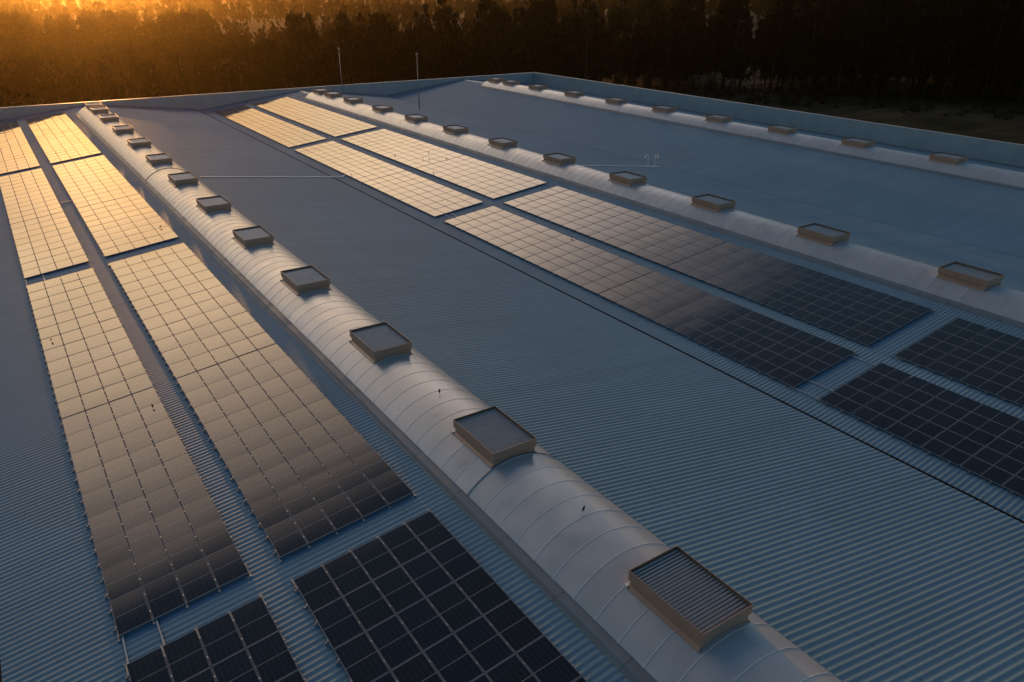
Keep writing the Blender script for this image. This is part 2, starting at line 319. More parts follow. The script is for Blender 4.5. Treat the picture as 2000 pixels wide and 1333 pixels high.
# ---------------------------------------------------------------- barrel vault rooflights
RV, ZC, X0V, XL, XR = 2.94, -2.14, -.07, -2.20, 1.95
def vz_at(x): return math.sqrt(RV*RV-(x-X0V)**2)+ZC
ENDS = [133.7, 132.3, 131.0]
VN = -6.0
vlabels = ['long grey barrel vault rooflight running up from the bottom edge beside the left arrays',
           'long grey barrel vault rooflight in the middle ridge, right of the widest solar arrays',
           'long grey barrel vault rooflight on the far right ridge near the ribbed parapet']
joints = {0: [20.17, 81.5], 1: [], 2: []}
def arc(x0, x1, n, r=RV):
    a0, a1 = math.asin((x0-X0V)/RV), math.asin((x1-X0V)/RV)
    return [(r*math.sin(a)+X0V, r*math.cos(a)+ZC) for a in [a0+(a1-a0)*i/n for i in range(n+1)]]
for vi, R0 in enumerate(RIDGES):
    yn = VN if vi == 0 else (4 if vi == 1 else 10); ye = ENDS[vi]
    yn = -8.0
    root = empty('barrel_vault_rooflight', (R0, yn, 0), vlabels[vi], 'rooflight', 'barrel vault rooflights on the roof ridges')
    inv = Vector((0, -yn, 0))
    mb = MB(); prof = arc(XL, XR, 28)
    ys = []; y = math.ceil(yn/1.06)*1.06
    while y < ye-.3: ys.append(y); y += 1.06
    # each sheet sags very slightly between its glazing bars
    rows = [yn] + [v for yy in ys for v in (yy, yy+.53)]; rows = [r for r in rows if r < ye-.05] + [ye]
    vs = [(x, yy, z-(0.006 if (i % 2 == 0 and i) else 0)) for i, yy in enumerate(rows) for x, z in prof]
    n = len(prof); fs = [(i*n+j, i*n+j+1, (i+1)*n+j+1, (i+1)*n+j) for i in range(len(rows)-1) for j in range(n-1)]
    mb.add(vs, fs); g = mb.build('glazing', M_VAULT, root, smooth=True); g.location = inv
    mb = MB()
    for yy in ys:
        p0 = arc(XL, XR, 24, RV+.012); p1 = arc(XL, XR, 24, RV-.02)
        for hw, pr in ((.014, p0),):
            vs = []
            for (x, z), (xi, zi) in zip(p0, p1): vs += [(xi, yy-hw*1.3, zi), (x, yy-hw, z), (x, yy+hw, z), (xi, yy+hw*1.3, zi)]
            mb.add(vs, [(4*i+a, 4*i+a+1, 4*i+a+5, 4*i+a+4) for i in range(24) for a in range(3)])
    b_ = mb.build('glazing_bar', M_BAR, root); b_.location = inv; b_['label'] = 'thin pale curved bars over the sheet joints'
    for sgn in (-1, 1):
        mb = MB(); pr = [(-2.68, -.335), (-2.665, -.302), (-2.62, -.290), (-2.535, -.175), (-2.51, -.155), (-2.25, -.125), (-2.23, -.10), (-2.17, -.10)]
        if sgn > 0: pr = [(1.90, .0), (2.0, -.03), (2.09, -.13), (2.14, -.245), (2.20, -.285)]
        # flashing in lengths with small lap steps
        y = yn
        while y < ye+.12:
            y1 = min(y+3.18, ye+.15); d = random.uniform(-.004, .004)
            mb.extrude_y([(a, b+d) for a, b in pr], y, y1)
            mb.extrude_y([(a+sgn*.004, b+d+.006) for a, b in pr], y1-.05, y1)
            y = y1 if y1 < ye+.14 else 1e9
        kf = mb.build('kerb_flashing', M_KERB, root); kf.location = inv
    mb = MB(); pr = arc(XL, XR, 28); n = len(pr)
    mb.add([(x, ye, z) for x, z in pr]+[(-2.3, ye+.12, -.32), (2.05, ye+.12, -.32)], [tuple(list(range(n))+[n+1, n])])
    e = mb.build('end_cap', M_VAULT, root); e.location = inv
    for jy in joints[vi]:
        mb = MB(); po = arc(XL-.01, XR+.01, 28, RV+.035); pi_ = arc(XL-.01, XR+.01, 28, RV-.02)
        vs = []; jw = .055 if jy > 50 else .014
        for (x, z), (xi, zi) in zip(po, pi_): vs += [(xi, jy-jw-.005, zi), (x, jy-jw, z), (x, jy+jw, z), (xi, jy+jw+.005, zi)]
        mb.add(vs, [(4*i+a, 4*i+a+1, 4*i+a+5, 4*i+a+4) for i in range(len(po)-1) for a in range(3)])
        j = mb.build('expansion_band', M_RUB if jy > 50 else M_KERB, root, smooth=False); j.location = inv
    # ridge flashing between the vault and the far parapet
    mb = MB(); mb.extrude_y([(-.32, -.030), (-.02, .035), (.02, .035), (.32, -.030)], ye+.16, YP-.23)
    rf = mb.build('ridge_flashing', M_WHITE, root); rf.location = inv

# ---------------------------------------------------------------- roof vents
def make_vent():
    root = empty('roof_vent', (0, 0, 0))
    W, Lh, zt, zb = 1.01, 1.51, 1.286, .92
    # housing: flared upper box over an inset skirt whose ends follow the vault
    mb = MB(); t = .016
    top = [(-W, -Lh), (W, -Lh), (W, Lh), (-W, Lh)]
    def ring(w, l, z): return [(-w, -l, z), (w, -l, z), (w, l, z), (-w, l, z)]
    r = [ring(W, Lh, zt), ring(W, Lh, zb+.03), ring(W-.05, Lh-.05, zb-.03)]
    vs = [p for q in r for p in q]; fs = []
    for k in range(2):
        for j in range(4): fs.append((k*4+j, (k+1)*4+j, (k+1)*4+(j+1) % 4, k*4+(j+1) % 4))
    mb.add(vs, fs)
    # skirt sides (straight) and ends (arched)
    w_, l_ = W-.05, Lh-.05; zs = vz_at(w_)-.01
    for sx in (-1, 1): mb.add([(sx*w_, -l_, zb-.03), (sx*w_, l_, zb-.03), (sx*w_, l_, vz_at(sx*w_)-.01), (sx*w_, -l_, vz_at(sx*w_)-.01)], [(0, 1, 2, 3)])
    xs = [-w_+2*w_*i/12 for i in range(13)]
    for sy in (-1, 1): mb.add([(x, sy*l_, zb-.03) for x in xs]+[(x, sy*l_, vz_at(x)+.012) for x in xs], [(i, i+1, 14+i, 13+i) for i in range(12)])
    mb.build('housing', M_TAN, root)
    mb = MB()   # rim: top edge and the dark inner lining
    for x0, x1, y0, y1 in ((-W, W, -Lh, -Lh+t), (-W, W, Lh-t, Lh), (-W, -W+t, -Lh+t, Lh-t), (W-t, W, -Lh+t, Lh-t)): mb.box(x0, x1, y0, y1, zt-.002, zt+.012)
    mb.build('rim', M_TAN, root)
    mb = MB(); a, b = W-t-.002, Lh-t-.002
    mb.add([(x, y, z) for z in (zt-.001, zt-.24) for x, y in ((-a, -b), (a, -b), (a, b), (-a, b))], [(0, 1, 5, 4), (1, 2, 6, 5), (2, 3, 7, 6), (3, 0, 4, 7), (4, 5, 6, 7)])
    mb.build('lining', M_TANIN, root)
    mb = MB(); n = 24
    for i in range(n):
        y = -b+.06+(2*b-.12)*i/(n-1)
        T = Matrix.Translation((0, y, zt-.115)) @ Matrix.Rotation(rad(16), 4, 'X')
        mb.box(-a+.004, a-.004, -.034, .034, -.004, .004, T=T)
    mb.build('louvre', M_SLAT, root)
    for sx in (-1, 1):   # base flange strip along each side, lying on the vault
        mb = MB(); x0, x1 = w_+.004, w_+.11
        z0, z1 = vz_at(sx*x0)+.05, vz_at(sx*x1)+.03
        mb.add([(sx*x0, -l_, z0+.03), (sx*x0, l_, z0+.03), (sx*(x0+.03), l_, z0), (sx*(x0+.03), -l_, z0), (sx*x1, l_, z1), (sx*x1, -l_, z1), (sx*x1, l_, z1-.03), (sx*x1, -l_, z1-.03)],
               [(0, 1, 2, 3), (3, 2, 4, 5), (5, 4, 6, 7)])
        mb.build('base_flange', M_TAN, root)
    for sx in (-1, 1):
        mb = MB(); xx = w_+.06; mb.box(sx*xx-.06, sx*xx+.06, l_+.01, l_+.13, vz_at(sx*xx)+.01, vz_at(sx*xx)+.09)
        mb.build('corner_bracket', M_WHITE, root)
    return root
vent0 = make_vent(); vent_children = list(vent0.children)
V = [9.632, 20.202, 30.781, 41.459, 51.979, 62.621, 73.375, 83.964, 94.817, 105.395, 116.209, 124.807, 130.208]
Wv = [19.291, 29.853, 40.437, 51.019, 61.629, 72.378, 83.118, 93.783, 104.45, 115.154, 123.489, 128.786]
Xv = [39.444, 50.051, 60.65, 71.26, 81.834, 92.5, 103.202, 113.8, 122.34, 127.612]
ORD = ['nearest the camera', 'second from the camera', 'third from the camera', 'fourth from the camera', 'fifth from the camera', 'sixth from the camera', 'seventh from the camera', 'eighth from the camera', 'ninth from the camera', 'tenth from the camera', 'third from its far end', 'second from its far end', 'at its far end']
vname = ['left barrel vault', 'middle barrel vault', 'right barrel vault']
first = True
for vi, ys in enumerate((V, Wv, Xv)):
    for k, y in enumerate(ys):
        n = len(ys); word = ORD[k]
        if k >= n-3: word = ORD[10+(k-(n-3))]
        lab = 'tan louvred box vent on %s, %s' % (vname[vi], word)
        if first: r = vent0; first = False
        else:
            r = vent0.copy(); COL.objects.link(r)
            for c in vent_children: child_copy(c, r)
        r.location = (RIDGES[vi], y+1.51, 0); r.rotation_euler = (0, 0, random.uniform(-.006, .006))
        tag(r, lab, 'roof vent', 'louvred vent boxes on the barrel vaults')

# ---------------------------------------------------------------- solar arrays
PW, PL, GP = 1.04, 1.757, .024
def panel_geo(mbG, mbF, T=None, uvs=None, bow=.003):
    hw, hl, fr, h = PW/2, PL/2, .019, .035
    I = T or Matrix.Identity(4)
    nx, ny = 2, 6; vs = []; fs = []
    for j in range(ny+1):
        for i in range(nx+1):
            u, v = i/nx, j/ny
            vs.append(I @ Vector((-hw+fr+(2*hw-2*fr)*u, -hl+fr+(2*hl-2*fr)*v, -.005+bow*4*v*(1-v))))
    for j in range(ny):
        for i in range(nx):
            a = j*(nx+1)+i; fs.append((a, a+1, a+nx+2, a+nx+1))
            if uvs is not None: uvs += [(i/nx, j/ny), ((i+1)/nx, j/ny), ((i+1)/nx, (j+1)/ny), (i/nx, (j+1)/ny)]
    mbG.add(vs, fs, 0)
    for b in ((-hw, hw, -hl, -hl+fr), (-hw, hw, hl-fr, hl), (-hw, -hw+fr, -hl+fr, hl-fr), (hw-fr, hw, -hl+fr, hl-fr)):
        mbF.box(b[0], b[1], b[2], b[3], -h, 0.0, 1, T=I)
        if uvs is not None and mbF is mbG: uvs += [(0, 0)]*24
def set_uv(o, uvs):
    l = o.data.uv_layers.new(name='UVMap')
    for i, u in enumerate(uvs): l.data[i].uv = u
    for p in o.data.polygons:
        if p.material_index == 0 or len(o.data.materials) == 1: p.use_smooth = True
# near kind: glass with a separate frame; far kind: one mesh
g, f = MB(), MB(); uv = []; panel_geo(g, f, uvs=uv)
tmp_g = g.build('solar_panel', M_GLASS); set_uv(tmp_g, uv); near_glass = tmp_g.data; bpy.data.objects.remove(tmp_g)
f.m = [0]*len(f.f); tmp_f = f.build('frame', M_ALU); near_frame = tmp_f.data; bpy.data.objects.remove(tmp_f)
g = MB(); uv = []; panel_geo(g, g, uvs=uv)
tmp_g = g.build('solar_panel', [M_GLASS, M_ALU]); set_uv(tmp_g, uv); far_mesh = tmp_g.data; bpy.data.objects.remove(tmp_g)
SLA = math.atan(SL)
def array(ridge, xa, ncol, y0, nrow, gaps, tilt, near, label, tilts):
    root = empty('solar_array', (ridge+xa, y0, plane(0, xa)+.05), label, 'solar array', 'banks of solar panels laid on the roof slopes')
    base = Vector(root.location); cells = []
    for r in range(nrow):
        yo = r*(PL+GP)+sum(gv for gr, gv in gaps if r >= gr)
        for c in range(ncol): cells.append((r, c, xa+.53+c*1.06, y0+yo+PL/2))
    rng = random.Random(label)
    cells.sort(key=lambda q: q[3]); indiv, rest = cells[:100], cells[100:]
    rowt = [(rng.gauss(0, .0010), rng.gauss(0, .0012)) for _ in range(nrow)]
    def xf(r, c, x, y):
        extra = 0
        for gr, tv in tilts:
            if r < gr: extra += tv
        rx = rowt[r][0]+rng.gauss(0, .0024)+extra; ry = rowt[r][1]+rng.gauss(0, .0035)
        return Vector((ridge+x, y, plane(0, x)+.13+rng.uniform(-.003, .003))), Euler((rx, -SLA+ry, rng.gauss(0, .0008)))
    for r, c, x, y in indiv:
        p, e = xf(r, c, x, y)
        o = bpy.data.objects.new('solar_panel', near_glass if near else far_mesh); COL.objects.link(o); o.parent = root; o.location = p-base; o.rotation_euler = e
        if near:
            fo = bpy.data.objects.new('frame', near_frame); COL.objects.link(fo); fo.parent = o
    if rest:
        mb = MB(); uvs = []
        for r, c, x, y in rest:
            p, e = xf(r, c, x, y); panel_geo(mb, mb, T=Matrix.Translation(p-base) @ e.to_matrix().to_4x4(), uvs=uvs)
        o = mb.build('solar_panel', [M_GLASS, M_ALU], root); set_uv(o, uvs); o['kind'] = 'stuff'
    # rails, feet and clamps under the bank: one galvanised mounting frame
    mb = MB(); ylen = cells[-1][3]+PL/2-y0
    def P(x, dz): return (x-xa, plane(0, x)+dz-base.z)
    xr0, xr1 = xa-.05, xa+ncol*1.06+.04
    for r in range(nrow):
        yo = r*(PL+GP)+sum(gv for gr, gv in gaps if r >= gr)
        for fr_ in (.24, .76):
            y = yo+PL*fr_; a = P(xr0, .088); b = P(xr1, .088)
            for y_, dz in ((y, 0),):
                vs = [(a[0], y-.02, a[1]-.04), (b[0], y-.02, b[1]-.04), (b[0], y+.02, b[1]-.04), (a[0], y+.02, a[1]-.04), (a[0], y-.02, a[1]), (b[0], y-.02, b[1]), (b[0], y+.02, b[1]), (a[0], y+.02, a[1])]
                mb.add(vs, [(0, 3, 2, 1), (4, 5, 6, 7), (0, 1, 5, 4), (2, 3, 7, 6), (1, 2, 6, 5), (0, 4, 7, 3)])
            if near:
                q = P(xr0-.01, .0); mb.box(q[0]-.035, q[0]+.02, y-.02, y+.02, q[1]-.01, q[1]+.06)
            for c in range(ncol+1):
                q = P(xa+c*1.06, .13); w2 = .018 if 0 < c < ncol else .014
                mb.box(q[0]-w2, q[0]+w2, y-.035, y+.035, q[1]-.05, q[1]+.006)
    if near:
        for c in range(ncol+1):
            for yy in (-.12, ylen+.10):
                q = P(xa+c*1.06, 0); mb.box(q[0]-.045, q[0]+.045, yy-.02, yy+.05, q[1]-.01, q[1]+.05)
                a = (q[0], yy+.03, q[1]+.05); b = (q[0], (.3 if yy < 0 else ylen-.3), q[1]+.05)
                mb.box(q[0]-.016, q[0]+.016, min(a[1], b[1]), max(a[1], b[1]), q[1]+.012, q[1]+.05)
    mb.build('mounting_frame', M_GALV, root)
    return root
G2 = [(9, .07)]; G4 = [(9, .05), (20, .05)]
TN = [(9, .011)]
arr = [
 # left roof slope, outer column (four panels wide)
 (0, -14.269, 4, 20.257-21*1.775-.17, 21, [(12, .19)], 1, 'four panel wide dark solar array at the bottom left, cut by the photo edge', []),
 (0, -14.269, 4, 21.749, 21, G2, 1, 'four panel wide solar array at far left, second from the camera, bronze near end', TN),
 (0, -14.269, 4, 60.933, 21, G2, 0, 'four panel wide golden solar array on the far left, third from the camera', []),
 (0, -14.269, 4, 99.94, 21, G2, 0, 'four panel wide golden solar array on the far left, farthest by the parapet', []),
 # beside the left vault (five wide)
 (0, -8.963, 5, 20.257-21*1.775-.17, 21, [(12, .19)], 1, 'five panel wide dark solar array at the bottom beside the left vault', []),
 (0, -8.963, 5, 21.749, 21, G2, 1, 'five panel wide solar array beside the left vault, second from camera, cream to grey', TN),
 (0, -8.963, 5, 60.933, 21, G2, 0, 'five panel wide golden solar array beside the left vault, third from the camera', []),
 (0, -8.963, 5, 99.94, 21, G2, 0, 'five panel wide golden solar array beside the left vault, farthest by the parapet', []),
 # right field next to the valley gutter (five wide)
 (S, -16.746, 5, 19.107-21*1.775-.19, 21, G4, 1, 'five panel wide black solar array at the right edge beside the dark gutter', []),
 (S, -16.746, 5, 20.693, 21, G4, 1, 'five panel wide solar array along the dark gutter, fading from cream to black', []),
 (S, -16.746, 5, 59.904, 21, G2, 0, 'five panel wide cream solar array along the dark gutter, third from the camera', []),
 (S, -16.746, 5, 99.35, 21, G2, 0, 'five panel wide cream solar array along the dark gutter, farthest from the camera', []),
 # right field next to the middle vault (six wide)
 (S, -10.318, 6, 19.107-21*1.775-.19, 21, G4, 1, 'six panel wide black solar array at the right edge below the middle vault', []),
 (S, -10.318, 6, 20.693, 21, G4, 1, 'six panel wide solar array below the middle vault, grey fading to black', []),
 (S, -10.318, 6, 59.904, 21, G2, 0, 'six panel wide cream solar array below the middle vault, third from the camera', []),
 (S, -10.318, 6, 99.35, 21, G2, 0, 'six panel wide cream solar array below the middle vault, farthest from the camera', []),
]
for ridge, xa, nc, y0, nr, gaps, near, lab, tl in arr:
    array(ridge, xa, nc, y0, nr, gaps, 0, near, lab, tl)

# ---------------------------------------------------------------- conduits, masts, pipes
def conduit(pts, label, r=.022, m=None, group='pale conduits crossing the roof'):
    p0 = Vector(pts[0]); o = MB(); w_ = r*1.3; vs = []
    for i, p in enumerate(pts):
        d = (Vector(pts[min(i+1, len(pts)-1)])-Vector(pts[max(i-1, 0)])); d.z = 0; d.normalize(); n_ = Vector((-d.y, d.x, 0)); q = Vector(p)-p0
        vs += [q-n_*w_-Vector((0, 0, .03)), q-n_*w_*.8+Vector((0, 0, .025)), q+n_*w_*.8+Vector((0, 0, .025)), q+n_*w_-Vector((0, 0, .03))]
    o.add(vs, [(4*i+a, 4*i+a+1, 4*i+a+5, 4*i+a+4) for i in range(len(pts)-1) for a in range(3)]+[(3, 2, 1, 0), (len(vs)-4, len(vs)-3, len(vs)-2, len(vs)-1)])
    return tag(o.build('conduit', M_WHITE if r > .04 else M_TRIM, loc=p0), label, 'conduit', group)
def rp(x, y, dz=.045, r=None): return (x, y, rz(x)+dz)
conduit([rp(2.76, 80.9), rp(9, 80.7), rp(16.2, 80.4), rp(XV, 80.4, .09), rp(17.6, 80.3), rp(19.3, 81.4)], 'long white conduit across the open roof from left vault to cream array', .075)
conduit([rp(-2.78, 82.6), rp(-3.75, 82.9)], 'short white conduit between the left vault and the golden array', .04)
conduit([rp(-8.98, 80.6, .05), rp(-9.95, 80.8, .05)], 'short pale conduit in the aisle between the two golden arrays', .04)
conduit([rp(38, 64.6), rp(44, 64.3), rp(50.4, 63.9)], 'faint white conduit behind the middle vault ending at the two hooked pipes', .07)
conduit([rp(-14.15, 21.9, .04), rp(-14.2, 20.3, .04)], 'left one of the two pale conduits in the gap above the bottom left array')
conduit([rp(-13.12, 21.9, .04), rp(-13.12, 20.3, .04)], 'right one of the two pale conduits in the gap above the bottom left array')
conduit([rp(-14.2, 61.1, .04), rp(-14.2, 59.2, .04)], 'left small conduit bridging the gap between golden arrays at far left')
conduit([rp(-13.1, 61.1, .04), rp(-13.1, 59.2, .04)], 'right small conduit bridging the gap between golden arrays at far left')
conduit([rp(18.2, 20.9, .04), rp(18.3, 18.9, .04)], 'pale conduit nearest the dark gutter in the gap between right arrays')
conduit([rp(19.35, 20.9, .04), rp(19.4, 18.9, .04)], 'second pale conduit from the gutter in the gap between right arrays')
conduit([rp(23.1, 20.9, .04), rp(23.1, 18.9, .04)], 'pale conduit near the panel corners in the gap between right arrays')
conduit([rp(19.2, 60.1, .04), rp(19.0, 58, .04)], 'left small conduit in the gap between the cream gutter side arrays')
conduit([rp(19.8, 60.1, .04), rp(19.6, 58, .04)], 'right small conduit in the gap between the cream gutter side arrays')
def mast(x, y, top, label):
    z = rz(x); root = empty('lightning_mast', (x, y, z), label, 'lightning mast', 'slim lightning masts on the roof')
    mb = MB(); h = top-z; mb.tube([(0, 0, .05), (0, 0, h*.5), (0, 0, h-.2)], [.085, .07, .055], 10); mb.build('pole', M_GALV, root, smooth=True)
    mb = MB(); mb.tube([(0, 0, h-.32), (0, 0, h-.27), (0, 0, h-.1), (0, 0, h-.02)], [.06, .17, .19, .05], 12); mb.build('tip', M_GALV, root, smooth=True)
    mb = MB(); mb.box(-.22, .22, -.22, .22, -.04, .05); mb.tube([(0, 0, .05), (0, 0, .3)], [.12, .1], 10); mb.build('base_plate', M_GALV, root)
mast(47.42, 118.51, 7.4, 'slim pale lightning mast standing in the open roof behind the middle vault')
mast(42.1, 138.7, 7.25, 'slim pale lightning mast by the far parapet, left of the other mast')
def gooseneck(x, y, s, label):
    z = rz(x); root = empty('gooseneck_pipe', (x, y, z), label, 'vent pipe', 'hooked pipes on the right roof slope')
    mb = MB(); pts = [(0, 0, -.02), (0, 0, 1.05)]+[(s*.24*(1-math.cos(a)), 0, 1.05+.28*math.sin(a)) for a in [math.pi*k/10 for k in range(1, 9)]]
    mb.tube(pts, .065, 10); mb.build('pipe', M_WHITE, root, smooth=True)
    mb = MB(); e = pts[-1]; mb.tube([e, (e[0]+s*.05, 0, e[2]-.12), (e[0]+s*.10, 0, e[2]-.28)], [.09, .13, .15], 12); mb.build('cowl', M_WHITE, root, smooth=True)
    mb = MB(); mb.tube([(0, 0, -.03), (0, 0, .06), (0, 0, .16)], [.17, .15, .07], 12); mb.build('collar', M_WHITE, root, smooth=True)
gooseneck(48.85, 64.3, -1, 'left one of two small hooked pipes behind the middle vault, bent left')
gooseneck(49.75, 64.1, 1, 'right one of two small hooked pipes behind the middle vault, bent right')

# ---------------------------------------------------------------- birds
def bird_mesh():
    mb = MB(); pts = [(-.17, 0, .10), (-.10, 0, .115), (-.05, 0, .13), (.0, 0, .145), (.05, 0, .165), (.075, 0, .20), (.09, 0, .225), (.115, 0, .228), (.14, 0, .220)]
    rs = [.008, .018, .042, .058, .052, .034, .033, .022, .004]
    mb.tube(pts, rs, 10)
    for s in (-1, 1): mb.tube([(0, s*.02, .10), (.01, s*.02, .05), (.012, s*.022, .0)], .005, 5)
    for s in (-1, 1): mb.add([(.04, s*.05, .16), (-.02, s*.062, .14), (-.13, s*.03, .11), (-.02, s*.05, .11)], [(0, 1, 2, 3)])
    return mb
bird0 = bird_mesh().build('bird', M_BIRD, smooth=True)
birds = [(0, -4.3, 64.4, .13, 'small dark bird perched on the golden array beside the left vault'), (0, -13.75, 47.8, .13, 'small dark bird perched on the far left cream array, left column'),
 (0, -10.5, 35.6, .13, 'small dark bird perched on the bronze part of the far left array'), (0, .0, 26.2, None, 'small dark bird on the left vault between the second and third vents'),
 (0, .05, 16.1, None, 'small dark bird on the left vault between the two nearest vents'), (S, 23.3-S, 46.2, .13, 'lone dark bird on the grey part of the gutter side array'),
 (S, 25.5-S, 83, .13, 'small dark bird left of the group on the cream six wide array'), (S, 27-S, 78.7, .13, 'small dark bird low in the group on the cream six wide array'),
 (S, 28.7-S, 80.5, .13, 'small dark bird highest in the group on the cream six wide array'), (S, 27.1-S, 77.4, .13, 'small dark bird nearest in the group on the cream six wide array'),
 (S, 28.7-S, 76.2, .13, 'larger looking dark bird right of the group on the cream six wide array'), (S, 24.9-S, 72.4, .13, 'small dark bird by the edge of the cream six wide array'),
 (S, 18.4-S, 79.5, .13, 'small dark bird on the gutter side cream array near the conduit'), (S, 21.0-S, 12.1, .13, 'small dark bird on the black array at the right edge')]
for i, (r, x, y, dz, lab) in enumerate(birds):
    b = bird0 if i == 0 else bird0.copy()
    if i: COL.objects.link(b)
    b.location = (r+x, y, (plane(0, x)+dz+.002) if dz else vz_at(x)+.004); b.rotation_euler = (0, 0, random.uniform(0, 6.28)); b.scale = (.75, .75, .85)
    tag(b, lab, 'bird', 'small birds resting on the roof')

# ---------------------------------------------------------------- ground
def ground_material():
    m = bpy.data.materials.new('rough_ground'); m.use_nodes = True; t = m.node_tree; b = t.nodes['Principled BSDF']; b.inputs['Roughness'].default_value = .95; b.inputs['Specular IOR Level'].default_value = .1
    tc = t.nodes.new('ShaderNodeTexCoord'); n = N(t, 'ShaderNodeTexNoise'); n.inputs['Scale'].default_value = .05; n.inputs['Detail'].default_value = 9; n.inputs['Roughness'].default_value = .65
    t.links.new(tc.outputs['Object'], n.inputs['Vector'])
    mp = t.nodes.new('ShaderNodeMapping'); mp.inputs['Rotation'].default_value = (0, 0, rad(25)); mp.inputs['Scale'].default_value = (.02, .16, 1); t.links.new(tc.outputs['Object'], mp.inputs[0])
    n2 = N(t, 'ShaderNodeTexNoise'); n2.inputs['Scale'].default_value = 1.4; n2.inputs['Detail'].default_value = 6; t.links.new(mp.outputs[0], n2.inputs['Vector'])
    cr = t.nodes.new('ShaderNodeValToRGB'); e = cr.color_ramp.elements
    e[0].position = .35; e[0].color = (.018, .020, .009, 1); e[1].position = .68; e[1].color = (.13, .095, .055, 1)
    x = e.new(.52); x.color = (.055, .045, .022, 1)
    mx = math_node(t, 'MULTIPLY_ADD', n.outputs[0], .55, math_node(t, 'MULTIPLY', n2.outputs[0], .45)); t.links.new(mx, cr.inputs[0]); t.links.new(cr.outputs[0], b.inputs['Base Color'])
    return m
M_GROUND = ground_material()
def gz(x, y):
    d = math.hypot(x+14, y); h = 0
    if d > 900: h = min(1, (d-900)/1800)*(9+9*math.sin(x*.0021+1.3)*math.cos(y*.0017)+6*math.sin(x*.0053+y*.0031))
    u = (x-190)*.8-(y-160)*.2   # bank rising under the right hand forest
    return ZG+max(0, h)+max(0, min(9, (u-20)*.06))*(1 if d < 900 else 0)+.35*math.sin(x*.05)*math.sin(y*.043)*(1 if d > 190 else 0)
mb = MB(); xs = [-2600+5200*i/90 for i in range(91)]; ysg = [-500+4300*i/90 for i in range(91)]
mb.add([(x, y, gz(x, y)) for y in ysg for x in xs], [(j*91+i, j*91+i+1, (j+1)*91+i+1, (j+1)*91+i) for j in range(90) for i in range(90)])
tag(mb.build('ground', M_GROUND, smooth=True), kind='structure')

# ---------------------------------------------------------------- forest
def leaf_material(name, c1, c2):
    m = bpy.data.materials.new(name); m.use_nodes = True; t = m.node_tree; b = t.nodes['Principled BSDF']; b.inputs['Roughness'].default_value = .8; b.inputs['Specular IOR Level'].default_value = .05
    g_ = t.nodes.new('ShaderNodeNewGeometry'); oi = t.nodes.new('ShaderNodeObjectInfo')
    s_ = math_node(t, 'MULTIPLY_ADD', oi.outputs['Random'], .7, math_node(t, 'MULTIPLY', g_.outputs['Random Per Island'], .3))
    mx = N(t, 'ShaderNodeMix', data_type='RGBA'); mx.inputs[6].default_value = (*c1, 1); mx.inputs[7].default_value = (*c2, 1); t.links.new(s_, mx.inputs[0]); t.links.new(mx.outputs[2], b.inputs['Base Color'])
    tr = t.nodes.new('ShaderNodeBsdfTranslucent'); t.links.new(mx.outputs[2], tr.inputs[0]); ms = t.nodes.new('ShaderNodeMixShader'); ms.inputs[0].default_value = .03
    t.links.new(b.outputs[0], ms.inputs[1]); t.links.new(tr.outputs[0], ms.inputs[2]); t.links.new(ms.outputs[0], t.nodes['Material Output'].inputs[0])
    return m
M_LEAF = [leaf_material('eucalyptus_leaves', (.008, .009, .004), (.024, .021, .009)), leaf_material('pine_needles', (.007, .009, .004), (.020, .020, .008)), leaf_material('young_leaves', (.014, .013, .008), (.04, .032, .018))]
M_BARK = mat('bark', (.035, .026, .018), .85, noise=.3, nscale=1.5)
def crown_mesh(mb, rng, H, kind, nclump, nleaf, size, T=None, mi=0):
    for c in range(nclump):
        t = rng.random()
        if kind == 'euca':
            z = H*(.30+.69*t**.85); R = H*.105*(math.sin(math.pi*min(1, (t*.80+.20)))**.8)*rng.uniform(.5, 1.15)
            cs = rng.uniform(.035, .06)*H
        elif kind == 'pine':
            z = H*(.20+.80*t); R = H*.135*(1-t)**.75*rng.uniform(.45, 1.15)+.05; cs = H*(.012+.035*(1-t))
        else:
            z = H*(.12+.85*t); R = H*.2*math.sin(math.pi*(t*.8+.15))*rng.uniform(.5, 1.1); cs = H*.08
        a = rng.uniform(0, 6.283); cx, cy = R*math.cos(a), R*math.sin(a)
        for l in range(nleaf):
            p = Vector((cx+rng.gauss(0, cs*.6), cy+rng.gauss(0, cs*.6), z+rng.gauss(0, cs*.75)))
            d = Vector((rng.gauss(0, .38), rng.gauss(0, .38), 1)).normalized(); e = d.cross(Vector((rng.gauss(0, 1), rng.gauss(0, 1), rng.gauss(0, .3)))).normalized()
            s = size*rng.uniform(.6, 1.3)
            q = [p-d*s, p+e*s*.4, p+d*s, p-e*s*.4]
            if T: q = [T @ x for x in q]
            mb.add(q, [(0, 1, 2, 3)], mi)
def trunk_mesh(mb, rng, H, kind, n=7, limbs=True):
    lean = rng.uniform(-.02, .02)*H; top = .96*H
    pts = [(lean*(k/5)**2+rng.uniform(-.05, .05), rng.uniform(-.05, .05), top*k/5-(.4 if k == 0 else 0)) for k in range(6)]
    mb.tube(pts, [H*.0125*(1-.16*k) for k in range(6)], n)
    if limbs:
        for k in range(9):
            z = H*rng.uniform(.35, .85); a = rng.uniform(0, 6.28); L = H*.10*rng.uniform(.6, 1.1)
            mb.tube([(lean*(z/H)**2, 0, z), (math.cos(a)*L*.5, math.sin(a)*L*.5, z+L*.55), (math.cos(a)*L, math.sin(a)*L, z+L*.9)], [H*.004, H*.003, H*.0012], 4)
protos = []
rngt = random.Random(5)
